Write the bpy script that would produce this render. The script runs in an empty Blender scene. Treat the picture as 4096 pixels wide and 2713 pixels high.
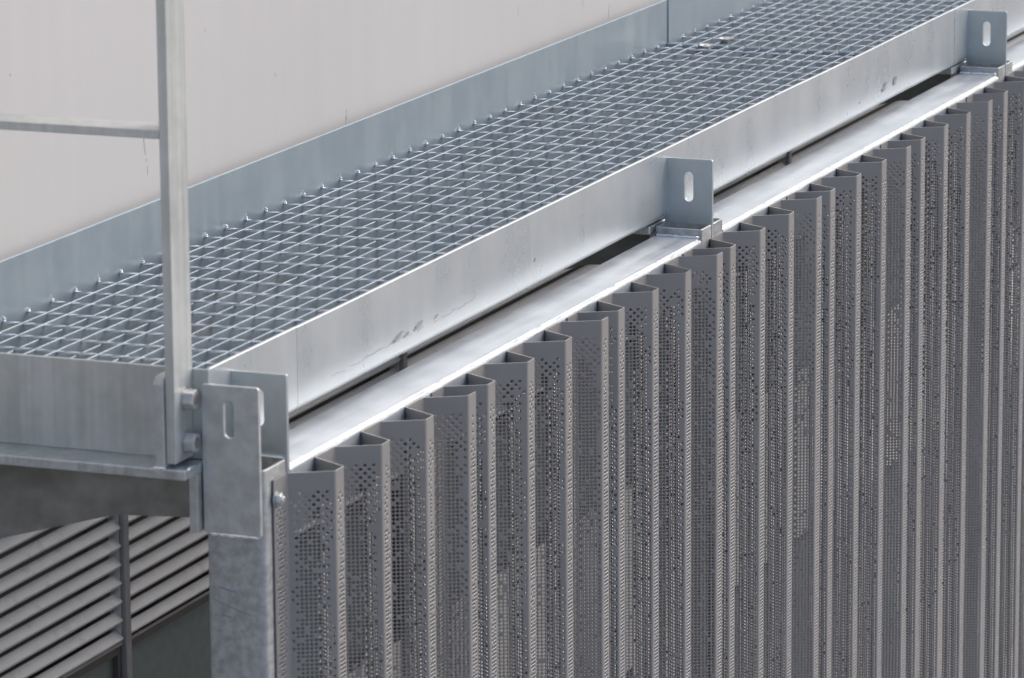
import bpy, bmesh, math, random
import numpy as np
from mathutils import Vector, Matrix

S = bpy.context.scene
COL = S.collection
random.seed(7)

# ------------------------------------------------------------------ camera
cam = bpy.data.cameras.new('camera')
cam_o = bpy.data.objects.new('camera', cam)
COL.objects.link(cam_o)
right = Vector((0.3664, -0.9304, -0.0073)).normalized()
fwd = Vector((0.9086, 0.3595, -0.2128)).normalized()
up = right.cross(fwd).normalized()
right = fwd.cross(up).normalized()
m = Matrix((right, up, -fwd)).transposed().to_4x4()
m.translation = Vector((-4.49341, -2.07813, 1.24187))
cam_o.matrix_world = m
cam.sensor_width = 36.0
cam.lens = 157.45
cam.clip_start = 0.1
cam.clip_end = 500.0
cam.dof.use_dof = True
cam.dof.focus_distance = 6.55
cam.dof.aperture_fstop = 15.0
S.camera = cam_o

# ------------------------------------------------------------------ sky, sun, exposure
SUN_EL, SUN_AZ = 45.0, -40.0        # azimuth measured from +X towards +Y
W = bpy.data.worlds.new('World')
S.world = W
W.use_nodes = True
wn = W.node_tree
sky = wn.nodes.new('ShaderNodeTexSky')
sky.sky_type = 'NISHITA'
sky.sun_disc = False
sky.sun_elevation = math.radians(SUN_EL)
sky.sun_rotation = math.radians(90.0 - SUN_AZ)
sky.air_density = 0.75
sky.dust_density = 3.0
sky.ozone_density = 0.2
wn.links.new(sky.outputs['Color'], wn.nodes['Background'].inputs['Color'])
wn.nodes['Background'].inputs['Strength'].default_value = 0.15

sun = bpy.data.lights.new('sun', 'SUN')
sun.energy = 0.52
sun.angle = math.radians(60)
sun.color = (1.0, 0.965, 0.92)
sun_o = bpy.data.objects.new('sun', sun)
COL.objects.link(sun_o)
el, az = math.radians(SUN_EL), math.radians(SUN_AZ)
sd = Vector((math.cos(el) * math.cos(az), math.cos(el) * math.sin(az), math.sin(el)))
sun_o.rotation_euler = (-sd).to_track_quat('-Z', 'Y').to_euler()
sun_o.location = (0, -3, 6)

S.view_settings.view_transform = 'Standard'
S.view_settings.look = 'None'
S.view_settings.exposure = 0.62
S.view_settings.gamma = 1.0

# ------------------------------------------------------------------ helpers
def thing(name, label, cat, loc=(0, 0, 0), group=None):
    o = bpy.data.objects.new(name, None)
    o.empty_display_size = 0.05
    COL.objects.link(o)
    o.location = loc
    o['label'] = label
    o['category'] = cat
    if group:
        o['group'] = group
    return o

def world_of(o):
    v = Vector((0, 0, 0))
    while o is not None:
        v += o.location
        o = o.parent
    return v

def link_mesh(name, me, mat, parent=None):
    o = bpy.data.objects.new(name, me)
    COL.objects.link(o)
    if mat:
        me.materials.clear()
        me.materials.append(mat)
    if parent is not None:
        w = world_of(parent)
        me.transform(Matrix.Translation(-w))
        o.parent = parent
    return o

class MB:
    def __init__(self):
        self.v, self.f = [], []
    def add(self, vs, fs):
        n = len(self.v)
        self.v += [tuple(q) for q in vs]
        self.f += [tuple(i + n for i in f) for f in fs]
        return self
    def box(self, x0, x1, y0, y1, z0, z1):
        vs = [(x, y, z) for x in (x0, x1) for y in (y0, y1) for z in (z0, z1)]
        return self.add(vs, [(0, 1, 3, 2), (4, 6, 7, 5), (0, 4, 5, 1), (2, 3, 7, 6), (0, 2, 6, 4), (1, 5, 7, 3)])
    def prism(self, poly, axis, a0, a1):
        """poly: 2-D points; axis x -> (y,z), y -> (x,z), z -> (x,y)"""
        def P(q, a):
            return {'x': (a, q[0], q[1]), 'y': (q[0], a, q[1]), 'z': (q[0], q[1], a)}[axis]
        n = len(poly)
        vs = [P(q, a0) for q in poly] + [P(q, a1) for q in poly]
        fs = [tuple(range(n - 1, -1, -1)), tuple(range(n, 2 * n))]
        fs += [(i, (i + 1) % n, n + (i + 1) % n, n + i) for i in range(n)]
        return self.add(vs, fs)
    def cyl(self, c, axis, r0, r1, a0, a1, n=16, rot=0.0):
        c = Vector(c)
        A = {'x': (Vector((1, 0, 0)), Vector((0, 1, 0)), Vector((0, 0, 1))),
             'y': (Vector((0, 1, 0)), Vector((0, 0, 1)), Vector((1, 0, 0))),
             'z': (Vector((0, 0, 1)), Vector((1, 0, 0)), Vector((0, 1, 0)))}[axis]
        vs = []
        for r, a in ((r0, a0), (r1, a1)):
            for k in range(n):
                t = rot + 2 * math.pi * k / n
                vs.append(c + A[0] * a + A[1] * (r * math.cos(t)) + A[2] * (r * math.sin(t)))
        fs = [tuple(range(n - 1, -1, -1)), tuple(range(n, 2 * n))]
        fs += [(i, (i + 1) % n, n + (i + 1) % n, n + i) for i in range(n)]
        return self.add(vs, fs)
    def loft(self, rings, closed=True, caps=True):
        n = len(rings[0])
        vs = [q for r in rings for q in r]
        fs = []
        for a in range(len(rings) - 1):
            for i in range(n if closed else n - 1):
                j = (i + 1) % n
                fs.append((a * n + i, a * n + j, (a + 1) * n + j, (a + 1) * n + i))
        if caps:
            fs.append(tuple(range(n - 1, -1, -1)))
            k = (len(rings) - 1) * n
            fs.append(tuple(range(k, k + n)))
        return self.add(vs, fs)
    def build(self, name, mat, parent=None, bevel=0.0, smooth=False, seg=2):
        me = bpy.data.meshes.new(name)
        me.from_pydata(self.v, [], self.f)
        me.update()
        bm = bmesh.new()
        bm.from_mesh(me)
        bmesh.ops.recalc_face_normals(bm, faces=bm.faces)
        if bevel > 0:
            es = [e for e in bm.edges if len(e.link_faces) == 2 and e.calc_face_angle(0) > 0.6]
            bmesh.ops.bevel(bm, geom=es, offset=bevel, segments=seg, profile=0.5, affect='EDGES')
        bm.to_mesh(me)
        bm.free()
        if smooth:
            for p in me.polygons:
                p.use_smooth = True
            try:
                me.set_sharp_from_angle(angle=math.radians(40))
            except Exception:
                pass
        return link_mesh(name, me, mat, parent)

def copy_part(o, parent, loc=None):
    c = o.copy()
    COL.objects.link(c)
    c.parent = parent
    if loc is not None:
        c.location = loc
    return c

def copy_tree(root, loc, label=None):
    r = root.copy()
    COL.objects.link(r)
    r.location = loc
    if label:
        r['label'] = label
    for ch in list(root.children):
        c = copy_part(ch, r)
        for g in ch.children:
            copy_part(g, c)
    return r

# ------------------------------------------------------------------ materials
def nodes_of(name):
    mt = bpy.data.materials.new(name)
    mt.use_nodes = True
    nt = mt.node_tree
    return mt, nt, nt.nodes['Principled BSDF']

def N(nt, t, **kw):
    n = nt.nodes.new(t)
    for k, v in kw.items():
        if k.startswith('i_'):
            n.inputs[k[2:].replace('_', ' ')].default_value = v
        else:
            setattr(n, k, v)
    return n

def ramp(nt, src, stops):
    r = nt.nodes.new('ShaderNodeValToRGB')
    e = r.color_ramp.elements
    while len(e) > 1:
        e.remove(e[-1])
    e[0].position, e[0].color = stops[0][0], (*stops[0][1], 1)
    for p, c in stops[1:]:
        q = e.new(p)
        q.color = (*c, 1)
    nt.links.new(src, r.inputs['Fac'])
    return r.outputs['Color']

def coords(nt, scale=(1, 1, 1), loc=(0, 0, 0)):
    tc = nt.nodes.new('ShaderNodeTexCoord')
    mp = nt.nodes.new('ShaderNodeMapping')
    mp.inputs['Scale'].default_value = scale
    mp.inputs['Location'].default_value = loc
    nt.links.new(tc.outputs['Object'], mp.inputs['Vector'])
    oi = nt.nodes.new('ShaderNodeObjectInfo')
    ad = nt.nodes.new('ShaderNodeVectorMath')
    ad.operation = 'MULTIPLY_ADD'
    ad.inputs[1].default_value = (37.0, 23.0, 11.0)
    nt.links.new(oi.outputs['Random'], ad.inputs[0])
    nt.links.new(mp.outputs['Vector'], ad.inputs[2])
    return ad.outputs[0]

def noise(nt, vec, scale, detail=4, rough=0.55):
    n = N(nt, 'ShaderNodeTexNoise', i_Scale=scale, i_Detail=detail, i_Roughness=rough)
    nt.links.new(vec, n.inputs['Vector'])
    return n.outputs['Fac']

def mix(nt, fac, a, b, mode='MIX'):
    n = nt.nodes.new('ShaderNodeMix')
    n.data_type = 'RGBA'
    n.blend_type = mode
    for s, v in ((0, fac), (6, a), (7, b)):
        if hasattr(v, 'is_linked') or hasattr(v, 'node'):
            nt.links.new(v, n.inputs[s])
        else:
            n.inputs[s].default_value = v if s == 0 else (*v, 1)
    return n.outputs[2]

def bump(nt, bs, h, strength, dist):
    b = N(nt, 'ShaderNodeBump')
    b.inputs['Strength'].default_value = strength
    b.inputs['Distance'].default_value = dist
    nt.links.new(h, b.inputs['Height'])
    nt.links.new(b.outputs['Normal'], bs.inputs['Normal'])

def galv(name, c0, c1, rough=(0.3, 0.45), metal=0.85, mott=40.0, streak=(90, 90, 3.0),
         spots=0.0, rust=0.0, bstr=0.15):
    mt, nt, bs = nodes_of(name)
    a = noise(nt, coords(nt), mott, 5, 0.6)
    b = noise(nt, coords(nt, streak), 1.0, 3, 0.6)
    c = noise(nt, coords(nt), mott * 6, 2, 0.5)
    add = N(nt, 'ShaderNodeMath', operation='ADD')
    nt.links.new(a, add.inputs[0]); nt.links.new(b, add.inputs[1])
    add2 = N(nt, 'ShaderNodeMath', operation='MULTIPLY_ADD')
    add2.inputs[1].default_value = 0.35
    nt.links.new(c, add2.inputs[0]); nt.links.new(add.outputs[0], add2.inputs[2])
    nm = N(nt, 'ShaderNodeMapRange')
    nm.inputs['From Min'].default_value = 0.98
    nm.inputs['From Max'].default_value = 1.38
    nt.links.new(add2.outputs[0], nm.inputs['Value'])
    col = ramp(nt, nm.outputs[0], [(0.0, c0), (1.0, c1)])
    if spots:
        sp = noise(nt, coords(nt, (1, 1, 0.6)), 24.0, 4, 0.62)
        f = ramp(nt, sp, [(0.735, (0, 0, 0)), (0.80, (spots,) * 3)])
        col = mix(nt, f, col, (0.20, 0.20, 0.21))
    if rust:
        rs = noise(nt, coords(nt, (0.9, 2.5, 1), (3, 1, 0)), 3.2, 3, 0.5)
        r2 = noise(nt, coords(nt, (60, 60, 8)), 1.0, 2, 0.5)
        mm = N(nt, 'ShaderNodeMath', operation='MULTIPLY')
        nt.links.new(rs, mm.inputs[0]); nt.links.new(r2, mm.inputs[1])
        f = ramp(nt, mm.outputs[0], [(0.30, (0, 0, 0)), (0.40, (rust,) * 3)])
        col = mix(nt, f, col, (0.33, 0.24, 0.17))
    nt.links.new(col, bs.inputs['Base Color'])
    rr = N(nt, 'ShaderNodeMapRange')
    rr.inputs['From Min'].default_value = 0.98
    rr.inputs['From Max'].default_value = 1.38
    rr.inputs['To Min'].default_value, rr.inputs['To Max'].default_value = rough
    nt.links.new(add2.outputs[0], rr.inputs['Value'])
    nt.links.new(rr.outputs[0], bs.inputs['Roughness'])
    bs.inputs['Metallic'].default_value = metal
    bump(nt, bs, add2.outputs[0], bstr, 0.001)
    return mt

M = {}
M['zinc'] = galv('galvanised_steel', (0.46, 0.50, 0.51), (0.64, 0.67, 0.67), spots=0.2, metal=0.7)
M['channel'] = galv('galvanised_channel', (0.60, 0.64, 0.645), (0.67, 0.705, 0.71), (0.27, 0.34), 0.65, 6, (14, 14, 1.2), bstr=0.006)
M['rail'] = galv('galvanised_rail', (0.46, 0.50, 0.53), (0.58, 0.615, 0.64), (0.32, 0.42), 0.5, 12, (3, 50, 50), bstr=0.02)
M['toe'] = galv('galvanised_toe_plate', (0.42, 0.495, 0.54), (0.455, 0.53, 0.57), (0.32, 0.38), 0.65, 12, (40, 40, 3.5), bstr=0.015)
M['grate'] = galv('galvanised_grating', (0.33, 0.405, 0.455), (0.44, 0.515, 0.56), (0.28, 0.40), 0.6, 45, (10, 60, 40), rust=0.22, bstr=0.03)
M['rod'] = galv('galvanised_twisted_rod', (0.60, 0.64, 0.67), (0.74, 0.775, 0.80), (0.34, 0.46), 0.3, 60, (60, 10, 60), bstr=0.03)
M['plate'] = galv('galvanised_plate_zinc', (0.48, 0.495, 0.48), (0.60, 0.612, 0.598), (0.38, 0.5), 0.5, 60, (12, 30, 30), bstr=0.08)
M['bracket'] = galv('galvanised_bracket', (0.47, 0.525, 0.54), (0.55, 0.60, 0.61), (0.35, 0.48), 0.65, 14, (12, 12, 6), bstr=0.03)
M['column'] = galv('galvanised_column', (0.38, 0.395, 0.39), (0.53, 0.545, 0.54), (0.40, 0.55), 0.5, 110, (15, 90, 90), bstr=0.1)
M['post'] = galv('galvanised_flat_bar', (0.50, 0.53, 0.51), (0.62, 0.645, 0.63), (0.40, 0.5), 0.6, 12, (90, 90, 2), bstr=0.04)
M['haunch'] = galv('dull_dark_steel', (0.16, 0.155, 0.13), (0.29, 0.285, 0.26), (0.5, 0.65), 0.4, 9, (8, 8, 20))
M['weld'] = galv('bright_weld', (0.78, 0.80, 0.81), (0.92, 0.93, 0.94), (0.14, 0.26), 0.95, 120, (90, 90, 90), bstr=0.2)

mt, nt, bs = nodes_of('warm_grey_metallic_paint')
a = noise(nt, coords(nt), 9, 3)
col = ramp(nt, a, [(0.3, (0.285, 0.274, 0.264)), (0.7, (0.318, 0.306, 0.295))])
nt.links.new(col, bs.inputs['Base Color'])
bs.inputs['Metallic'].default_value = 0.3
bs.inputs['Roughness'].default_value = 0.45
fine = noise(nt, coords(nt), 900, 1)
bump(nt, bs, fine, 0.05, 0.0004)
M['screen'] = mt

mt, nt, bs = nodes_of('beige_render')
a = noise(nt, coords(nt), 1.2, 4)
b = noise(nt, coords(nt, (22, 22, 1.1)), 1.0, 3)
c = noise(nt, coords(nt), 160, 3)
col = ramp(nt, a, [(0.3, (0.530, 0.522, 0.503)), (0.7, (0.570, 0.563, 0.546))])
col = mix(nt, 0.10, col, ramp(nt, b, [(0.35, (0.56, 0.53, 0.51)), (0.65, (0.68, 0.655, 0.635))]))
d = noise(nt, coords(nt, (1, 1, 0.35)), 26, 2)
col = mix(nt, ramp(nt, d, [(0.735, (0, 0, 0)), (0.80, (0.6,) * 3)]), col, (0.30, 0.27, 0.25))
nt.links.new(col, bs.inputs['Base Color'])
bs.inputs['Roughness'].default_value = 0.8
bump(nt, bs, c, 0.12, 0.001)
M['wall'] = mt

mt, nt, bs = nodes_of('light_grey_louvre_paint')
a = noise(nt, coords(nt), 26, 3)
b = noise(nt, coords(nt, (1, 1, 1)), 60, 3)
col = ramp(nt, b, [(0.3, (0.62, 0.615, 0.61)), (0.7, (0.66, 0.655, 0.65))])
col = mix(nt, ramp(nt, a, [(0.58, (0, 0, 0)), (0.66, (0.28,) * 3)]), col, (0.40, 0.35, 0.31))
nt.links.new(col, bs.inputs['Base Color'])
bs.inputs['Roughness'].default_value = 0.45
M['louvre'] = mt

def plain(name, col, rough=0.6, metal=0.0, var=0.1, sc=30):
    mt, nt, bs = nodes_of(name)
    a = noise(nt, coords(nt), sc, 4)
    c0 = tuple(q * (1 - var) for q in col)
    c1 = tuple(q * (1 + var) for q in col)
    nt.links.new(ramp(nt, a, [(0.3, c0), (0.7, c1)]), bs.inputs['Base Color'])
    bs.inputs['Roughness'].default_value = rough
    bs.inputs['Metallic'].default_value = metal
    return mt

M['mullion'] = plain('grey_mullion_metal', (0.30, 0.30, 0.30), 0.4, 0.3)
M['frame'] = plain('dark_brown_window_frame', (0.085, 0.072, 0.066), 0.45)
M['glass'] = plain('dark_grey_green_pane', (0.155, 0.185, 0.178), 0.35, 0.0, 0.12, 60)
M['cream'] = plain('cream_panel', (0.80, 0.78, 0.72), 0.6, 0.0, 0.04, 6)
M['shadow'] = plain('shade_coloured_back_wall', (0.16, 0.152, 0.142), 0.9)  # dark colour stands in for the shade in the louvre gaps
M['ground'] = plain('pale_paving', (0.25, 0.247, 0.238), 0.85, 0.0, 0.15, 1.5)
M['smudge'] = plain('dark_grey_smudge', (0.34, 0.345, 0.36), 0.5, 0.5, 0.35, 300)
M['stain'] = plain('grey_dirt_stain', (0.47, 0.46, 0.45), 0.85, 0.0, 0.1, 300)
M['marker'] = plain('purple_marker', (0.33, 0.30, 0.40), 0.6, 0.3)
mt, nt, bs = nodes_of('bare_cut_metal_edge')
bs.inputs['Base Color'].default_value = (0.46, 0.455, 0.45, 1)
bs.inputs['Metallic'].default_value = 0.9
bs.inputs['Roughness'].default_value = 0.32
M['cut'] = mt
M['nut'] = galv('dull_zinc_nut', (0.46, 0.455, 0.44), (0.60, 0.59, 0.57), (0.3, 0.4), 0.5, 200, (90, 90, 90), bstr=0.05)
M['clip'] = galv('bright_clip', (0.66, 0.67, 0.66), (0.80, 0.80, 0.78), (0.2, 0.35), 0.9, 90, (60, 60, 60))

# ------------------------------------------------------------------ dimensions (metres)
ZR, YRB = 0.0063, 0.0743            # top rail: top, back
YC, ZC, ZCB = 0.0701, 0.1274, 0.0225  # edge channel: face, top, bottom
ZG = 0.1231                          # grating top
YK, ZK = 0.4261, 0.1957              # toe plate face, top
XE = 0.0020                          # near end of the walkway
YW = 0.462                           # building face
XJ = 2.556                           # joint between the two walkway sections
XF = 5.6                             # far end
YWALL0, YWALL1 = -2.2, 9.5

# ------------------------------------------------------------------ the setting
g = MB()
g.add([(-150, -150, -3.2), (150, -150, -3.2), (150, 150, -3.2), (-150, 150, -3.2)], [(0, 1, 2, 3)])
go = g.build('ground', M['ground'])
go['kind'] = 'structure'

# building: a beige upper wall, louvres, windows, cream spandrels and a plinth
bw = thing('building', 'pale beige rendered building wall rising behind the walkway', 'building', (0, YW, -3.2))
MB().box(YWALL0, YWALL1, YW, 0.80, 0.02, 3.4).build('upper_wall', M['wall'], bw)
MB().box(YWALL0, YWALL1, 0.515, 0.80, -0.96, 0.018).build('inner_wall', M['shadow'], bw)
MB().box(YWALL0, YWALL1, YW + 0.006, 0.80, -3.2, -1.62).build('lower_wall', M['wall'], bw)
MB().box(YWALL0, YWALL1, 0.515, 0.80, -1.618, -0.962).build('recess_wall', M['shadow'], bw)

def wall_marks():
    rnd = random.Random(12)
    def drop(x, z, rx, rz):
        pts = []
        for k in range(10):
            a = 2 * math.pi * k / 10
            q = rnd.uniform(0.6, 1.15)
            pts.append((x + rx * q * math.cos(a), z + rz * q * math.sin(a)))
        MB().prism(pts, 'y', YW - 0.0003, YW + 0.001).build('stain', M['stain'], bw)
    for (x, z, rx, rz) in ((0.6395, 0.266, .0022, .005), (0.641, 0.257, .0025, .006), (0.643, 0.249, .0018, .003), (0.6455, 0.2385, .0024, .0028), (0.648, 0.225, .0008, .006),
                           (1.2905, 0.197, .0008, .008), (1.288, 0.188, .0010, .007), (2.3735, 0.208, .0012, .004), (2.369, 0.195, .0014, .009),
                           (0.28, 0.404, .0015, .002), (0.83, 0.382, .0008, .002), (0.70, 0.33, .0010, .0014), (1.05, 0.29, .0010, .003)):
        drop(x, z, rx, rz)
wall_marks()

MULX = [-1.322, -0.388, 0.5455, 1.480, 2.402, 3.326, 4.25, 5.17, 6.1, 7.0]
mul_proto = None
WHERE = ['far left beyond the frame', 'left of the guardrail post', 'under the left end of the walkway',
         'behind the first gap', 'behind the middle of the screen',
         'behind the middle bracket bay', 'near the far bracket', 'just beyond the far bracket', 'far right', 'farthest right']
for i, x in enumerate(MULX):
    b = MB().box(x - 0.004 + 0.004, x + 0.015, YW - 0.0035, 0.512, -1.60, 0.015)
    o = thing('mullion', 'slim grey vertical mullion between louvre banks, ' + WHERE[i], 'mullion', (x, YW, -1.6), 'mullions between the louvre banks')
    b.build('mullion_bar', M['mullion'], o, bevel=0.0012)
# louvre banks, window and spandrel of each bay
PZ = 0.02487
Z0 = -0.3810
def blade_mesh(x0, x1, Z0):
    # profile in (y,z): lip, sloping top, underside
    t = 0.0012
    pr = [(YW + 0.0026, Z0), (YW, Z0 + 0.0042), (YW + 0.0098, Z0 + 0.0150), (YW + 0.0110, Z0 + 0.0141), (YW + 0.0024, Z0 + 0.0042), (YW + 0.0036, Z0)]  # sloping top cut short so the dark back wall shows as gap shade
    return MB().prism(pr, 'x', x0, x1)
BAYS = ['left bay, lower left corner of the photo', 'bay just behind the front column', 'third bay from the left',
        'fourth bay from the left', 'fifth bay from the left', 'sixth bay from the left', 'seventh bay from the left', 'eighth bay from the left', 'ninth bay from the left']
for i in range(1, len(MULX) - 1):
    x0, x1 = MULX[i] + 0.0165, MULX[i + 1] - 0.0015
    lab = ['', 'light grey louvre bank with stained blades in the lower left corner',
           'light grey louvre bank to the right of the mullion, ending at the front column'] + \
          ['light grey louvre bank behind the perforated screen, bay %s' % w for w in ('three', 'four', 'five', 'six', 'seven', 'eight')]
    t = thing('louvre_bank', lab[i], 'louvre', (x0, YW, Z0), 'louvre banks under the walkway')
    DZ = {1: 0.0, 2: 0.0030}.get(i, 0.0056)
    p0 = blade_mesh(x0, x1, Z0 + DZ).build('louvre_blade', M['louvre'], t)
    for k in range(1, 14):
        copy_part(p0, t, (0, 0, k * PZ))
    MB().box(x0, x1, YW + 0.001, YW + 0.004, Z0 - 0.0038, Z0 - 0.0006).build('bottom_trim', M['mullion'], t)
    MB().box(x1 - 0.0015, x1, YW + 0.003, YW + 0.018, Z0, 0.0).build('side_cheek', M['louvre'], t)
    w = thing('window', 'dark framed window below the louvres, ' + BAYS[i - 1], 'window', (x0, YW, -0.63), 'windows below the louvres')
    zt, zb = Z0 - 0.005, -0.628
    f = MB()
    fw = 0.0105
    f.box(x0, x1, YW + 0.004, 0.50, zt - fw, zt).box(x0, x1, YW + 0.004, 0.50, zb, zb + fw)
    f.box(x0, x0 + fw, YW + 0.004, 0.50, zb + fw, zt - fw).box(x1 - fw, x1, YW + 0.004, 0.50, zb + fw, zt - fw)
    f.build('window_frame', M['frame'], w)
    MB().box(x0 + fw, x1 - fw, YW + 0.012, YW + 0.016, zb + fw, zt - fw).build('pane', M['glass'], w)
    s = thing('spandrel_panel', 'cream wall panel glimpsed through the perforations, ' + BAYS[i - 1], 'wall panel', (x0, YW, -0.96), 'cream panels below the windows')
    MB().box(x0, x1, YW + 0.004, 0.50, -0.958, -0.632).build('panel_face', M['cream'], s, bevel=0.001)
    l = thing('lower_window', 'dark lower window behind the screen, ' + BAYS[i - 1], 'window', (x0, YW, -1.6), 'lower windows')
    MB().box(x0, x1, YW + 0.004, 0.50, -0.972, -0.962).box(x0, x1, YW + 0.004, 0.50, -1.61, -1.60).build('window_frame', M['frame'], l)
    MB().box(x0, x1, YW + 0.012, YW + 0.016, -1.60, -0.972).build('pane', M['glass'], l)

# ------------------------------------------------------------------ plates with a slot
def slot_plate(x0, x1, y0, y1, z0, z1, sy, sz0, sz1, sw, rc, name, mat, parent):
    """vertical plate facing -X with a vertical slot, rounded top corners"""
    cy, cz = sy, (sz0 + sz1) / 2
    r = sw / 2
    out = []
    for (yy, zz, a0) in ((y0 + rc, z1 - rc, 180), (y1 - rc, z1 - rc, 90)):
        for k in range(5):
            a = math.radians(a0 - k * 22.5)
            out.append((yy + rc * math.cos(a), zz + rc * math.sin(a)))
    out += [(y1, z1 - (z1 - z0) * f) for f in (0.35, 0.6)]
    out += [(y1, z0), (y0, z0)]
    out += [(y0, z0 + (z1 - z0) * f) for f in (0.4, 0.65)]
    inn = []
    for k in range(9):
        a = math.pi - k * math.pi / 8
        inn.append((sy + r * math.cos(a), sz1 - r + r * math.sin(a)))
    for k in range(9):
        a = -k * math.pi / 8
        inn.append((sy + r * math.cos(a), sz0 + r + r * math.sin(a)))
    bm = bmesh.new()
    def loop(pts, x):
        vs = [bm.verts.new((x, q[0], q[1])) for q in pts]
        es = [bm.edges.new((vs[i], vs[(i + 1) % len(vs)])) for i in range(len(vs))]
        return vs, es
    L = {}
    for x in (x0, x1):
        vo, eo = loop(out, x)
        vi, ei = loop(inn, x)
        bmesh.ops.triangle_fill(bm, edges=eo + ei, use_beauty=True)
        L[x] = (vo, vi)
    for k in (0, 1):
        a, b = L[x0][k], L[x1][k]
        for i in range(len(a)):
            j = (i + 1) % len(a)
            bm.faces.new((a[i], a[j], b[j], b[i]))
    bmesh.ops.recalc_face_normals(bm, faces=bm.faces)
    es = [e for e in bm.edges if len(e.link_faces) == 2 and e.calc_face_angle(0) > 1.2]
    bmesh.ops.bevel(bm, geom=es, offset=0.0007, segments=1, affect='EDGES')
    me = bpy.data.meshes.new(name)
    bm.to_mesh(me)
    bm.free()
    return link_mesh(name, me, mat, parent)

def tube_box(b, x0, x1, y0, y1, z0, z1, t):
    """hollow rectangular tube standing on end, open at the top"""
    b.box(x0, x1, y0, y0 + t, z0, z1).box(x0, x1, y1 - t, y1, z0, z1)
    b.box(x0, x0 + t, y0 + t, y1 - t, z0, z1).box(x1 - t, x1, y0 + t, y1 - t, z0, z1)
    return b

def hollow(name, mat, parent, x0, x1, y0, y1, z0, z1, t, r):
    """hollow tube column with rounded corners, open top, as one loft"""
    def rr(a0, a1, b0, b1, rad, z):
        pts = []
        for (cx, cy, s) in ((a1 - rad, b1 - rad, 0), (a0 + rad, b1 - rad, 90), (a0 + rad, b0 + rad, 180), (a1 - rad, b0 + rad, 270)):
            for k in range(5):
                a = math.radians(s + k * 22.5)
                pts.append((cx + rad * math.cos(a), cy + rad * math.sin(a), z))
        return pts
    ri = max(r - t, 0.0012)
    rings = [rr(x0, x1, y0, y1, r, z0), rr(x0, x1, y0, y1, r, z1 - 0.0008), rr(x0 + .0008, x1 - .0008, y0 + .0008, y1 - .0008, r - .0005, z1),
             rr(x0 + t, x1 - t, y0 + t, y1 - t, ri, z1), rr(x0 + t, x1 - t, y0 + t, y1 - t, ri, z0)]
    return MB().loft(rings, True, False).build(name, mat, parent, smooth=True)

def bead(path, r, seed, name, mat, parent, step=0.0035):
    """lumpy weld bead along a straight path"""
    rnd = random.Random(seed)
    a, b_ = Vector(path[0]), Vector(path[1])
    d = (b_ - a)
    n = max(3, int(d.length / step))
    d.normalize()
    u = d.orthogonal().normalized()
    v = d.cross(u)
    rings = []
    for k in range(n + 1):
        rad = r * (0.75 + 0.5 * rnd.random()) if 0 < k < n else r * 0.3
        c = a.lerp(b_, k / n) + (u * (rnd.random() - .5) + v * (rnd.random() - .5)) * r * 0.3
        rings.append([c + (u * math.cos(t) + v * math.sin(t)) * rad for t in [2 * math.pi * q / 8 for q in range(8)]])
    return MB().loft(rings).build(name, mat, parent, smooth=True)

# ------------------------------------------------------------------ corner column with its two slotted plates
XB = [0.0573, 1.553, 3.154]
SL = dict(sy=0.0365, sz0=0.0505, sz1=0.0945, sw=0.0135)
col0 = thing('corner_column', 'galvanised box column at the near corner carrying two slotted plates', 'column', (0.03, 0.037, -3.2))
hollow('column_tube', M['column'], col0, -0.0063, 0.0568, 0.0012, 0.0755, -3.2, 0.0150, 0.0035, 0.006)
o = slot_plate(-0.0125, -0.0065, 0.0040, 0.0752, -0.0615, 0.1125, 0.0412, 0.0512, 0.0955, 0.0135, 0.004, 'slotted_plate', M['plate'], col0)
o['label'] = 'front plate, mottled, welded over the tube'
slot_plate(XB[0], XB[0] + 0.006, 0.0008, 0.0718, -0.06, 0.1135, name='slotted_plate', mat=M['bracket'], parent=col0, rc=0.0015, **SL)
bead([(-0.0095, 0.006, -0.0628), (-0.0095, 0.072, -0.0622)], 0.0030, 3, 'weld_bead', M['weld'], col0)
bead([(0.0555, 0.003, 0.0160), (0.0555, 0.072, 0.0160)], 0.0028, 4, 'weld_bead', M['weld'], col0)
# purple marker strokes on the near face of the tube
def strokes():
    b = MB()
    def st(y0, z0, y1, z1, w):
        n = 6
        rnd = random.Random(int(z0 * 1e5))
        top, bot = [], []
        for k in range(n + 1):
            f = k / n
            y, z = y0 + (y1 - y0) * f, z0 + (z1 - z0) * f + rnd.uniform(-.0004, .0004)
            ww = w * (0.5 + 0.5 * rnd.random())
            top.append((-0.0066, y, z + ww)); bot.append((-0.0066, y, z - ww))
        vs = top + bot
        b.add(vs, [(k, k + 1, n + 2 + k, n + 1 + k) for k in range(n)])
    st(0.062, -0.1265, 0.038, -0.1310, 0.0011)
    st(0.070, -0.1415, 0.022, -0.1570, 0.0008)
    st(0.056, -0.1590, 0.046, -0.1615, 0.0009)
    return b
mk = strokes().build('marker_strokes', M['marker'], col0)

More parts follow.
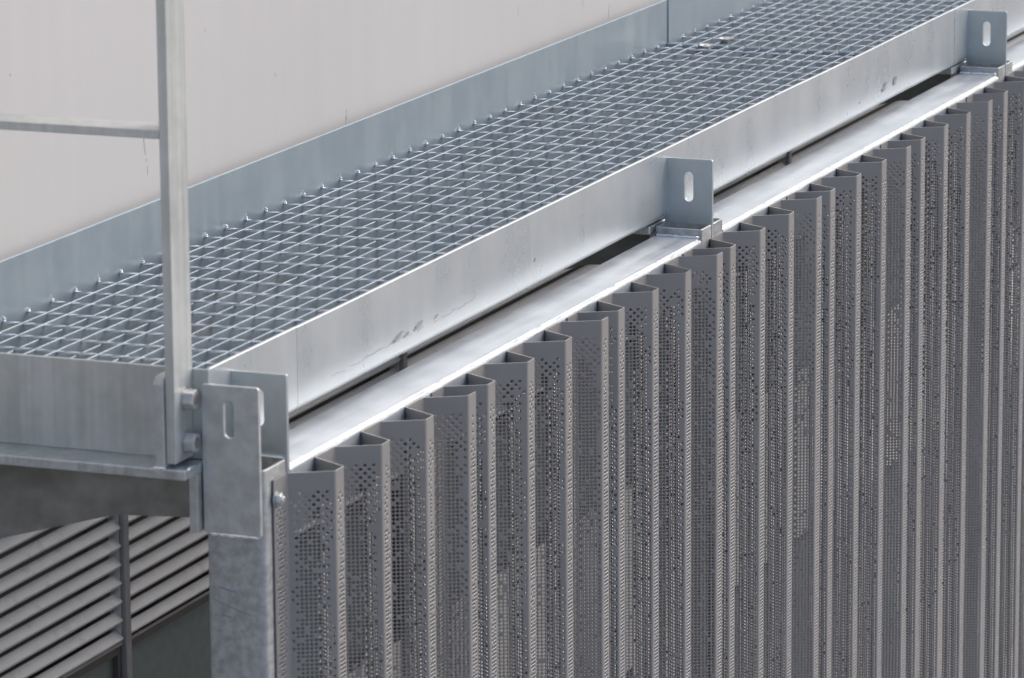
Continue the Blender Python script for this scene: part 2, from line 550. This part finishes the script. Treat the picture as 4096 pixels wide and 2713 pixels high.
def joint_columns(i, label):
    x = XB[i]
    c = thing('column_pair', label, 'column', (x, 0.037, -3.2), 'column pairs with a slotted plate between')
    hollow('column_tube', M['column'], c, x - 0.0455, x - 0.0006, 0.0006, 0.0722, -3.2, 0.0190, 0.0030, 0.004)
    hollow('column_tube', M['column'], c, x + 0.0066, x + 0.0490, 0.0006, 0.0722, -3.2, 0.0190, 0.0030, 0.004)
    slot_plate(x, x + 0.006, 0.0004, 0.0735, -0.06, 0.1135, name='slotted_plate', mat=M['bracket'], parent=c, rc=0.003, **SL)
    bead([(x - 0.0465, 0.004, ZR + 0.0012), (x - 0.0465, 0.072, ZR + 0.0012)], 0.0030, 11 + i, 'weld_bead', M['weld'], c)
    return c
joint_columns(1, 'middle pair of box columns with a slotted plate standing between them')
joint_columns(2, 'far pair of box columns with a slotted plate standing between them')

# ------------------------------------------------------------------ top rails (rectangular tube, uneven zinc-coated front corner)
def rail(x0, x1, label, seed):
    rnd = random.Random(seed)
    t = thing('top_rail', label, 'rail', ((x0 + x1) / 2, 0.037, -0.075), 'top rails of the screen')
    r = 0.0085
    n = int((x1 - x0) / 0.009)
    rings = []
    ph = [rnd.random() * 6 for _ in range(6)]
    zb = -0.075
    for k in range(n + 1):
        x = x0 + (x1 - x0) * k / n
        ring = []
        j = 0.0
        for (cy, cz, s, rad) in ((0.0003 + r, ZR - r, 180, r), ):
            for q in range(9):
                a = math.radians(180 - q * 11.25)
                e = rnd.uniform(-1, 1) * 0.00028 * (1 if 1 < q < 7 else 0.2) + 0.0004 * math.sin(x * 41 + ph[q % 6]) * (1 if 1 < q < 7 else 0)
                ring.append((x, cy + (rad + e) * math.cos(a), cz + (rad + e) * math.sin(a)))
        ring.append((x, 0.030, ZR + 0.0001 * math.sin(x * 7 + ph[0])))
        ring.append((x, 0.050, ZR + 0.0002 * math.sin(x * 5 + ph[1])))
        for q in range(5):
            a = math.radians(90 - q * 22.5)
            ring.append((x, YRB - 0.003 + 0.003 * math.cos(a), ZR - 0.003 + 0.003 * math.sin(a)))
        ring.append((x, YRB, zb)); ring.append((x, 0.0003, zb))
        rings.append(ring)
    MB().loft(rings).build('rail_tube', M['rail'], t, smooth=True)
    # two thin zinc-covered weld ridges along the front corner, here and there interrupted
    for (y, z, sd) in ((0.0048, ZR - 0.0006, 1), (0.0016, ZR - 0.0042, 2)):
        b = MB()
        xx = x0 + 0.004
        while xx < x1 - 0.01:
            L = rnd.uniform(0.02, 0.22)
            e = min(xx + L, x1 - 0.004)
            k = max(2, int((e - xx) / 0.006))
            rg = []
            for q in range(k + 1):
                rad = 0.0010 * (rnd.uniform(0.75, 1.2) if 0 < q < k else 0.25)
                cx = xx + (e - xx) * q / k
                dy, dz = rnd.uniform(-.0002, .0002), rnd.uniform(-.0002, .0002)
                rg.append([(cx, y + dy + rad * math.cos(2 * math.pi * w / 8), z + dz + rad * math.sin(2 * math.pi * w / 8)) for w in range(8)])
            b.loft(rg)
            xx = e + rnd.choice([0.0, 0.0, 0.004, 0.012])
        b.build('weld_ridge', M['weld'], t, smooth=True)
    return t
rail(XB[0] + 0.0068, XB[1] - 0.0465, 'near galvanised top rail between the corner and the middle slotted plate', 21)
rail(XB[1] + 0.0500, XB[2] - 0.0465, 'second galvanised top rail between the middle and the far slotted plates', 22)
rail(XB[2] + 0.0500, XF, 'last galvanised top rail running out of the upper right corner', 23)

# ------------------------------------------------------------------ edge channels of the walkway
def channel(x0, x1, label, seed, group='edge channels of the walkway'):
    t = thing('edge_channel', label, 'channel', ((x0 + x1) / 2, YC, ZCB), group)
    th, r = 0.0042, 0.0125
    out = [(YC + th, ZC), (YC + 0.0009, ZC), (YC, ZC - 0.0009)]
    for k in range(7):
        a = math.radians(180 + k * 15)
        out.append((YC + r + r * math.cos(a), ZCB + r + r * math.sin(a)))
    out += [(YC + 0.055, ZCB), (YC + 0.055, ZCB + th)]
    ri = r - th
    for k in range(5):
        a = math.radians(270 - k * 22.5)
        out.append((YC + r + ri * math.cos(a), ZCB + r + ri * math.sin(a)))
    rnd = random.Random(seed)
    n = max(2, int((x1 - x0) / 0.06))
    rings = []
    for k in range(n + 1):
        x = x0 + (x1 - x0) * k / n
        w = 0.00035 * math.sin(x * 9 + seed) + 0.0002 * math.sin(x * 23 + seed)
        rings.append([(x, q[0] + w, q[1] + (0.0003 * math.sin(x * 6.1 + seed) if q[1] > 0.1 else 0)) for q in out])
    MB().loft(rings).build('channel_section', M['channel'], t, smooth=True)
    return t
channel(XE + 0.0002, 0.2415, 'short piece of galvanised edge channel at the near corner', 1.0)
ch2 = channel(0.2421, 3.0625, 'long galvanised edge channel along the front of the grating, smudged near its lower edge', 2.0)
ch3 = channel(3.0640, XF, 'far galvanised edge channel beyond the vertical joint, upper right', 3.0)
bead([(3.0630, YC - 0.0004, 0.030), (3.0630, YC - 0.0004, 0.121)], 0.0011, 9, 'weld_bead', M['column'], ch3)

def smudge(b, x, z, rx, rz, seed):
    rnd = random.Random(seed)
    n = 18
    pts = []
    for k in range(n):
        a = 2 * math.pi * k / n
        q = rnd.uniform(0.55, 1.15)
        pts.append((x + rx * q * math.cos(a), z + rz * q * math.sin(a) + 0.25 * rx * math.cos(a)))
    b.prism(pts, 'y', YC - 0.0009, YC - 0.0003)
    return b
b = MB()
for (x, z, rx, rz, sd_) in ((0.547, 0.0525, 0.020, 0.0026, 1), (0.612, 0.0535, 0.015, 0.0028, 2), (0.672, 0.0538, 0.008, 0.0014, 3), (0.575, 0.050, 0.010, 0.0010, 4),
                            (2.642, 0.0525, 0.016, 0.0065, 5), (2.702, 0.0545, 0.011, 0.0075, 6), (2.500, 0.048, 0.005, 0.0016, 7), (1.02, 0.062, 0.004, 0.003, 8)):
    smudge(b, x, z, rx, rz, sd_)
# hairline scratch
rnd = random.Random(5)
px, pz = 0.30, 0.046
while px < 0.80:
    nx, nz = px + rnd.uniform(0.006, 0.02), 0.046 + 0.008 * (px - 0.3) + rnd.uniform(-.0015, .0015)
    if rnd.random() < 0.75:
        w_ = 0.00022
        b.prism([(px, pz - w_), (nx, nz - w_), (nx, nz + w_), (px, pz + w_)], 'y', YC - 0.0008, YC - 0.0003)
    px, pz = nx, nz
b.build('smudge', M['smudge'], ch2)

# ------------------------------------------------------------------ walkway sections: bearing bars, twisted rods, toe plate, end plates
NBAR, PB = 12, 0.02735
RP, RX0 = 0.06295, 0.2372
LOW = {3, 6, 8}
def twisted_rod(y0, y1, seed):
    rnd = random.Random(seed)
    h = 0.0022
    L = y1 - y0
    n = int(L / 0.004)
    ph = rnd.random() * 3
    rings = []
    for k in range(n + 1):
        y = y0 + L * k / n
        a0 = ph + y * 2 * math.pi / 0.085
        rings.append([(h * math.cos(a0 + q * math.pi / 2), y, h * math.sin(a0 + q * math.pi / 2)) for q in range(4)])
    return MB().loft(rings)

def weld_spot(seed):
    rnd = random.Random(seed)
    b = MB()
    def blob(c, r, n=6):
        rings = []
        for k in range(5):
            t = math.pi * (k + 0.001) / 4.002
            rings.append([(c[0] + r[0] * math.sin(t) * math.cos(2 * math.pi * q / n), c[1] + r[1] * math.sin(t) * math.sin(2 * math.pi * q / n), c[2] + r[2] * math.cos(t)) for q in range(n)])
        b.loft(rings)
    blob((0, -0.0015, 0.0), (0.0032, 0.0030, 0.0032))
    blob((0.001, -0.002, 0.0035), (0.0022, 0.0020, 0.0036))
    for k in range(3):
        h = rnd.uniform(0.006, 0.013)
        blob((rnd.uniform(-.004, .003), -0.0008, h), (0.0006, 0.0006, 0.0010), 5)
    return b
ROD_PROTOS, SPOT_PROTOS = [], []

def walkway(x0, x1, label, n0, n1, near):
    t = thing('walkway_section', label, 'walkway', ((x0 + x1) / 2, 0.25, ZG), 'welded grating sections of the walkway')
    bar_hi = None
    for k in range(1, NBAR + 1):
        y = YK - PB * k
        dz = -0.0030 if (near and k in LOW) else 0.0
        MB().box(x0 + 0.0045, x1 - 0.0045, y - 0.0011, y + 0.0011, ZG - 0.030 + dz, ZG + dz).build('bearing_bar', M['grate'], t, bevel=0.0004, seg=1)
    if not ROD_PROTOS:
        for s in range(4):
            o = twisted_rod(YC + 0.006, YK - 0.001, s).build('cross_rod', M['rod'], None)
            w = weld_spot(50 + s).build('weld_spot', M['weld'], None)
            ROD_PROTOS.append(o.data); SPOT_PROTOS.append(w.data)
            bpy.data.objects.remove(o); bpy.data.objects.remove(w)
    wl = world_of(t)
    for n in range(n0, n1):
        x = RX0 + RP * n
        if x < x0 + 0.008 or x > x1 - 0.02:
            continue
        s = n % 4
        o = bpy.data.objects.new('cross_rod', ROD_PROTOS[s])
        COL.objects.link(o)
        o.parent = t
        o.location = Vector((x, 0, ZG - 0.0019)) - wl
        w = bpy.data.objects.new('weld_spot', SPOT_PROTOS[(n * 7 // 3) % 4])
        w.scale = (0.85, 0.85, 0.42 + 0.09 * ((n * 5) % 4))
        COL.objects.link(w)
        w.parent = o
        w.location = (0, YK - 0.0002, 0.0015)
    MB().box(x0 + (0.0006 if near else 0), x1, YK, YK + 0.005, ZCB + 0.001, ZK).build('toe_plate', M['toe'], t, bevel=0.0006)
    return t
ws1 = walkway(XE, XJ, 'near galvanised grating section with its toe plate and closed end', -4, 37, True)
ws2 = walkway(XJ + 0.003, XF, 'far galvanised grating section with a paler toe plate, beyond the two clips', 37, 86, False)
for ch in ws2.children:
    if ch.name.startswith('toe_plate'):
        ch.location.y -= 0.0022
MB().box(XE - 0.0045, XE, YC + 0.0002, YK + 0.005, 0.0215, ZC - 0.0006).build('end_plate', M['post'], ws1, bevel=0.0006)
MB().box(XJ - 0.0050, XJ - 0.0006, YC + 0.006, YK - 0.001, ZG - 0.030, ZG - 0.001).build('banding_bar', M['grate'], ws1, bevel=0.0004)
MB().box(XJ + 0.0036, XJ + 0.0080, YC + 0.006, YK - 0.004, ZG - 0.030, ZG - 0.0005).build('banding_bar', M['grate'], ws2, bevel=0.0004)
# little weld spots where the bars meet the banding bar
for k in range(1, NBAR + 1):
    w = bpy.data.objects.new('weld_spot', SPOT_PROTOS[k % 4])
    COL.objects.link(w)
    w.parent = ws1
    w.location = Vector((XJ - 0.008, YK - PB * k - 0.001, ZG - 0.004)) - world_of(ws1)
    w.scale = (0.6, 0.6, 0.6)
    w.rotation_euler = (0, 0, 1.2)

# grating clips
def clip(x, y, label, ang):
    t = thing('grating_clip', label, 'clip', (x, y, ZG), 'round clips at the grating joint')
    rings = []
    n = 28
    for (r, z) in ((0.0002, 0.0012), (0.004, 0.0010), (0.0085, 0.0016), (0.0125, 0.0040), (0.0138, 0.0046), (0.0138, 0.0034), (0.012, 0.0022), (0.008, -0.0002), (0.0002, -0.0004)):
        rings.append([(x + r * math.cos(2 * math.pi * k / n), y + r * math.sin(2 * math.pi * k / n), ZG + z + 0.0006 * math.sin(3 * 2 * math.pi * k / n + ang) * (r / 0.014)) for k in range(n)])
    MB().loft(rings).build('clip_disc', M['clip'], t, smooth=True)
    MB().cyl((x, y, ZG), 'z', 0.0052, 0.0045, 0.0008, 0.0044, 6, ang).build('bolt_head', M['clip'], t, bevel=0.0006)
    MB().cyl((x, y, ZG), 'z', 0.003, 0.003, -0.028, 0.0, 10).build('bolt_shank', M['zinc'], t)
    return t
clip(2.5215, 0.3440, 'round shiny clip on the near side of the grating joint', 0.4)
clip(2.6060, 0.3380, 'round shiny clip on the far side of the grating joint', 1.3)

# ------------------------------------------------------------------ cantilever brackets under the walkway
def cantilever(dx, label):
    t = thing('cantilever_bracket', label, 'bracket', (dx, 0.27, -0.1), 'tapered cantilever brackets under the walkway')
    MB().box(dx - 0.0560, dx + 0.050, 0.0765, YW - 0.001, 0.0085, 0.0205).build('flange', M['zinc'], t, bevel=0.0018)
    poly = [(0.0890, 0.0083), (0.0890, -0.0430), (0.182, -0.0485), (0.194, -0.0510), (YW - 0.002, -0.1255), (YW - 0.002, 0.0083)]
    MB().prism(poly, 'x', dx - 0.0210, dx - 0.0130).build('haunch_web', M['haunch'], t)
    MB().box(dx - 0.0220, dx + 0.035, 0.0778, 0.0888, -0.0600, 0.0083).build('end_plate', M['plate'], t, bevel=0.001)
    return t
cb = cantilever(0.0, 'tapered dark cantilever bracket with a galvanised flange below the near walkway end')
# lug for the guardrail, welded to this flange
lug = MB().prism([(-0.0545, 0.0206), (-0.0030, 0.0206), (-0.0030, 0.1270), (-0.0440, 0.1270), (-0.0500, 0.1245), (-0.0545, 0.1180)], 'y', 0.1028, 0.1150).build('lug', M['plate'], cb, bevel=0.0012)
bead([(-0.0553, 0.100, 0.0212), (-0.0553, 0.117, 0.0212)], 0.0028, 31, 'weld_bead', M['weld'], cb)
bead([(-0.0490, 0.0772, 0.0200), (-0.030, 0.0772, 0.0210)], 0.0026, 32, 'weld_bead', M['weld'], cb)
c2 = cantilever(1.552, 'cantilever bracket glimpsed in the gap behind the middle slotted plate')
c3 = cantilever(3.130, 'cantilever bracket glimpsed in the gap behind the far slotted plate')

# ------------------------------------------------------------------ guardrail post with its knee rail
gr = thing('guardrail', 'upright galvanised flat bar with a horizontal knee rail closing the near walkway end', 'guardrail', (-0.025, 0.097, 0.025))
MB().box(-0.0500, -0.0010, 0.0908, 0.1022, 0.0255, 1.05).build('post', M['post'], gr, bevel=0.0009)
MB().box(-0.0500, -0.0020, 0.1024, 1.60, 0.3985, 0.4085).build('knee_rail', M['post'], gr, bevel=0.0009)
MB().box(-0.0500, -0.0020, 0.0700, 1.60, 1.0505, 1.0610).build('top_bar', M['post'], gr, bevel=0.0009)
bead([(-0.0500, 0.1030, 0.3990), (-0.0500, 0.1030, 0.4080)], 0.0020, 41, 'weld_bead', M['post'], gr)
for z in (0.0958, 0.0455):
    b = MB().cyl((-0.0215, 0, z), 'y', 0.0122, 0.0122, 0.0906, 0.0770, 6, 0.3 if z > .07 else 0.75)
    nut = b.build('nut', M['nut'], gr, bevel=0.0012)
    MB().cyl((-0.0215, 0, z), 'y', 0.0066, 0.0062, 0.0770, 0.0766, 14).build('bolt_end', M['haunch'], nut)
    MB().cyl((-0.0215, 0, z), 'y', 0.0140, 0.0140, 0.0907, 0.0899, 20).build('washer', M['zinc'], nut)

# ------------------------------------------------------------------ perforated screen panels
PB0, PBR, PWX, PT, PD = 0.0370, 0.0546, 0.0284, 0.0243, 0.0494
HP, VP = 0.00520, 0.00490
ZTOP0 = -0.0218
ZBOT = -1.40

def screen_mesh(seed):
    rnd = np.random.RandomState(seed)
    th = 0.0015
    yr = -0.0010
    pts = [(0.0, yr)]
    x = PB0
    pts.append((x, yr))
    kinds = ['root0']
    for k in range(4):
        x += PWX; pts.append((x, -PD)); kinds.append('web')
        x += PT; pts.append((x, -PD)); kinds.append('tip')
        if k == 3:
            break
        x += PWX; pts.append((x, yr)); kinds.append('web')
        x += PBR; pts.append((x, yr)); kinds.append('root')
    pts = [np.array(p) for p in pts]
    rb = 0.0036
    nseg = len(pts) - 1
    dirs = [(pts[i + 1] - pts[i]) / np.linalg.norm(pts[i + 1] - pts[i]) for i in range(nseg)]
    lens = [np.linalg.norm(pts[i + 1] - pts[i]) for i in range(nseg)]
    trims = [0.0] * (nseg + 1)
    angs = [0.0] * (nseg + 1)
    for i in range(1, nseg):
        c = np.clip(dirs[i - 1] @ dirs[i], -1, 1)
        a = math.acos(c)
        angs[i] = a
        trims[i] = rb * math.tan(a / 2)
    V, F4, F3, FE = [], [], [], []
    nv = 0
    def emit(verts, quads=None, tris=None, edge=0):
        nonlocal nv
        verts = np.asarray(verts, float).reshape(-1, 3)
        V.append(verts)
        if quads is not None:
            F4.append(np.asarray(quads) + nv)
            FE.append(edge)
        if tris is not None:
            F3.append(np.asarray(tris) + nv)
        nv += len(verts)
    def strip(a, na, b, nb, z0, z1):
        """solid strip between two profile points (front, back and nothing else)"""
        vs = []
        for s in (0.5, -0.5):
            for (p, n_) in ((a, na), (b, nb)):
                q = p + n_ * th * s
                vs += [(q[0], q[1], z0), (q[0], q[1], z1)]
        emit(vs, [(0, 2, 3, 1), (4, 5, 7, 6)])
    def cap(a, na, b, nb, z):
        vs = [(*(a + na * th / 2), z), (*(b + nb * th / 2), z), (*(b - nb * th / 2), z), (*(a - na * th / 2), z)]
        emit(vs, [(0, 1, 2, 3)], None, 1)
    def nrm(d):
        return np.array([d[1], -d[0]])      # outwards, towards -Y for a +X direction
    K = 8
    ring_a = np.array([math.pi / 8 + k * math.pi / 4 for k in range(K)])
    nrow = int((ZTOP0 - ZBOT - 0.02) / VP)
    rows = np.arange(nrow)
    depth = rows / nrow
    for i in range(nseg):
        d = dirs[i]
        n_ = nrm(d)
        A = pts[i] + d * trims[i]
        B = pts[i + 1] - d * trims[i + 1]
        L = np.linalg.norm(B - A)
        ncol = {'root0': 5, 'root': 9, 'web': 10, 'tip': 3}[kinds[i]]
        hp = HP if kinds[i] != 'tip' else min(HP, (L - 0.001) / ncol)
        m0 = (L - ncol * hp) / 2
        cap(A, n_, B, n_, 0.0)
        strip(A, n_, B, n_, ZTOP0, 0.0)
        zend = ZTOP0 - nrow * VP
        strip(A, n_, B, n_, ZBOT, zend)
        strip(A, n_, A + d * m0, n_, zend, ZTOP0)
        strip(B - d * m0, n_, B, n_, zend, ZTOP0)
        for c in range(ncol):
            # which rows carry a hole
            edge = min(c, ncol - 1 - c)
            h = np.ones(nrow, bool)
            if kinds[i] in ('web', 'root', 'root0'):
                lim = {0: rnd.uniform(0.15, 0.45), 1: rnd.uniform(0.03, 0.20), 2: rnd.uniform(0.01, 0.05)}.get(edge, 0.02)
            else:
                lim = {0: rnd.uniform(0.05, 0.20), 1: rnd.uniform(0.02, 0.08)}.get(edge, 0.1)
            nz = np.repeat(rnd.rand(nrow // 6 + 2), 6)[rnd.randint(0, 6):][:nrow]
            if len(nz) < nrow:
                nz = np.resize(nz, nrow)
            sparse = depth < lim * (0.75 + 0.6 * nz)
            alt = ((rows + c) % 2 == 0)
            h[sparse & ~alt] = False
            if edge == 0:
                h[(depth < lim * 0.6) & (nz < 0.45)] = False
            h[(depth < 0.25) & (rnd.rand(nrow) < 0.06)] = False
            h[(depth < 0.6) & (rnd.rand(nrow) < 0.04)] = False
            h[0] &= (c % 2 == 0)
            if edge == 0:
                h[:2] = False
            p0 = A + d * (m0 + c * hp)
            p1 = p0 + d * hp
            # solid runs
            r = 0
            while r < nrow:
                if not h[r]:
                    e = r
                    while e < nrow and not h[e]:
                        e += 1
                    strip(p0, n_, p1, n_, ZTOP0 - e * VP, ZTOP0 - r * VP)
                    r = e
                else:
                    r += 1
            hr = rows[h]
            m = len(hr)
            if not m:
                continue
            zc = ZTOP0 - (hr + 0.5) * VP
            rx = 0.00216
            us = np.concatenate([[-hp / 2, hp / 2, hp / 2, -hp / 2], rx * np.cos(ring_a)])
            ws = np.concatenate([[-VP / 2, -VP / 2, VP / 2, VP / 2], rx * np.sin(ring_a)])
            ctr = (p0 + p1) / 2
            vs = np.empty((m, 24, 3))
            for s, o_ in ((0.5, 0), (-0.5, 12)):
                q = ctr + n_ * th * s
                vs[:, o_:o_ + 12, 0] = q[0] + d[0] * us
                vs[:, o_:o_ + 12, 1] = q[1] + d[1] * us
                vs[:, o_:o_ + 12, 2] = zc[:, None] + ws
            # ring k at angle 22.5+45k: corner order (-,-),(+,-),(+,+),(-,+) ~ 225,315,45,135 deg
            q4 = [(1, 2, 4 + 0, 4 + 7), (2, 3, 4 + 2, 4 + 1), (3, 0, 4 + 4, 4 + 3), (0, 1, 4 + 6, 4 + 5)]
            t3 = [(2, 4 + 1, 4 + 0), (3, 4 + 3, 4 + 2), (0, 4 + 5, 4 + 4), (1, 4 + 7, 4 + 6)]
            q4b = [tuple(12 + v for v in f[::-1]) for f in q4]
            t3b = [tuple(12 + v for v in f[::-1]) for f in t3]
            wq = [(4 + k, 4 + (k + 1) % 8, 16 + (k + 1) % 8, 16 + k) for k in range(8)]
            off = (np.arange(m) * 24)[:, None, None]
            qq = (np.array(q4 + q4b)[None] + off).reshape(-1, 4)
            wwq = (np.array(wq)[None] + off).reshape(-1, 4)
            tt = (np.array(t3 + t3b)[None] + off).reshape(-1, 3)
            base = nv
            emit(vs.reshape(-1, 3), qq, tt)
            F4.append(wwq + base)
            FE.append(1)
        # bend to the next flat
        if i < nseg - 1:
            d2 = dirs[i + 1]
            n2 = nrm(d2)
            B2 = pts[i + 1] + d2 * trims[i + 1]
            s = np.sign(d[0] * d2[1] - d[1] * d2[0])
            cen = B + (n_ if s < 0 else -n_) * rb
            steps = 4
            prev, prevn = B, n_
            ang = angs[i + 1] * s
            for k in range(1, steps + 1):
                a = ang * k / steps
                ca, sa = math.cos(a), math.sin(a)
                rel = B - cen
                cur = cen + np.array([ca * rel[0] - sa * rel[1], sa * rel[0] + ca * rel[1]])
                cn = np.array([ca * n_[0] - sa * n_[1], sa * n_[0] + ca * n_[1]])
                strip(prev, prevn, cur, cn, ZBOT, 0.0)
                cap(prev, prevn, cur, cn, 0.0)
                prev, prevn = cur, cn
    # free vertical edges
    for (p, d) in ((pts[0], dirs[0]), (pts[-1], dirs[-1])):
        n_ = nrm(d)
        a, b = p + n_ * th / 2, p - n_ * th / 2
        emit([(a[0], a[1], ZBOT), (a[0], a[1], 0), (b[0], b[1], 0), (b[0], b[1], ZBOT)], [(0, 1, 2, 3)])
    V = np.concatenate(V).astype(np.float32)
    EDGE = np.concatenate([np.full(len(f), e, np.int32) for f, e in zip(F4, FE)])
    F4 = np.concatenate(F4).astype(np.int32)
    F3 = np.concatenate(F3).astype(np.int32)
    me = bpy.data.meshes.new('screen_panel')
    me.vertices.add(len(V))
    me.vertices.foreach_set('co', V.ravel())
    nl = F4.size + F3.size
    me.loops.add(nl)
    me.loops.foreach_set('vertex_index', np.concatenate([F4.ravel(), F3.ravel()]))
    npol = len(F4) + len(F3)
    me.polygons.add(npol)
    tot = np.concatenate([np.full(len(F4), 4, np.int32), np.full(len(F3), 3, np.int32)])
    st = np.concatenate([[0], np.cumsum(tot)[:-1]]).astype(np.int32)
    me.polygons.foreach_set('loop_start', st)
    me.update(calc_edges=True)
    me.materials.append(M['screen'])
    me.materials.append(M['cut'])
    me.polygons.foreach_set('material_index', np.concatenate([EDGE, np.zeros(len(F3), np.int32)]))
    me.update()
    return me

PO = [0.0129, 0.0052, -0.0035, -0.0175, -0.0214, -0.0113, 0.0163, 0.012, 0.008]
MESHES = [screen_mesh(101), screen_mesh(202), screen_mesh(303)]
ORD = ['first perforated folded panel, against the corner column, bolted near its top',
       'second perforated folded panel from the corner column',
       'third perforated folded panel, ending just before the middle slotted plate',
       'fourth perforated folded panel, starting at the middle slotted plate',
       'fifth perforated folded panel from the corner column',
       'sixth perforated folded panel, ending just before the far slotted plate',
       'seventh perforated folded panel, at the far slotted plate',
       'eighth perforated folded panel, at the right edge of the photo',
       'ninth perforated folded panel, beyond the right edge']
screens = []
for k in range(9):
    x = k * 0.48 + PO[k]
    o = bpy.data.objects.new('screen_panel', MESHES[k % 3])
    COL.objects.link(o)
    o.location = (x, 0, 0)
    o['label'] = ORD[k]
    o['category'] = 'screen panel'
    o['group'] = 'perforated panels of the folded metal screen'
    screens.append(o)

# faint stamped number on the last web of the fourth panel
def stamp(panel_x):
    b = MB()
    x0 = panel_x + PB0 + 3 * (PBR + 2 * PWX + PT)
    A = Vector((x0, -0.0008, 0)); B = Vector((x0 + PWX, -PD, 0))
    d = (B - A).normalized()
    n = Vector((d.y, -d.x, 0))
    W_, H_ = 0.0042, 0.0058
    def seg(u0, w0, u1, w1):
        p, q = Vector((u0, w0)), Vector((u1, w1))
        t = (q - p).normalized() * 0.0001
        s = Vector((-t.y, t.x)) * 3.2
        vs = []
        for hh in (0.0006, 0.00085):
            for r in (p - t + s, p - t - s, q + t - s, q + t + s):
                vs.append(A + d * r.x + n * hh + Vector((0, 0, r.y)))
        b.add(vs, [(4, 5, 6, 7), (0, 4, 7, 3), (1, 2, 6, 5), (0, 1, 5, 4), (3, 7, 6, 2)])
    def glyph(u, polys):
        for pl in polys:
            for k in range(len(pl) - 1):
                seg(u + pl[k][0] * W_, -0.0145 + pl[k][1] * H_, u + pl[k + 1][0] * W_, -0.0145 + pl[k + 1][1] * H_)
    glyph(0.016, [[(0, .8), (.25, 1), (.7, 1), (.9, .75), (.7, .5), (0, 0), (1, 0)]])
    glyph(0.0222, [[(0, .5), (.8, .5)]])
    glyph(0.0270, [[(0, .9), (.3, 1), (.75, 1), (.9, .75), (.7, .55), (.4, .5)], [(.4, .5), (.75, .45), (.95, .25), (.75, 0), (.3, 0), (0, .1)]])
    return b
st = stamp(3 * 0.48 + PO[3]).build('stamped_number', M['screen'], screens[3])

# bolt holding the first panel to the corner column
bt = thing('panel_bolt', 'galvanised hexagon bolt with a washer at the top edge of the first panel', 'bolt', (0.0190, -0.004, -0.0215))
MB().cyl((0.0170, 0, -0.0225), 'y', 0.0085, 0.0085, -0.0018, -0.0040, 20).build('washer', M['zinc'], bt, bevel=0.0005)
MB().cyl((0.0170, 0, -0.0225), 'y', 0.0075, 0.0075, -0.0041, -0.0100, 6, 0.2).build('bolt_head', M['zinc'], bt, bevel=0.0010)
MB().cyl((0.0170, 0, -0.0225), 'y', 0.0040, 0.0036, -0.0101, -0.0135, 12).build('bolt_end', M['weld'], bt, bevel=0.0004)
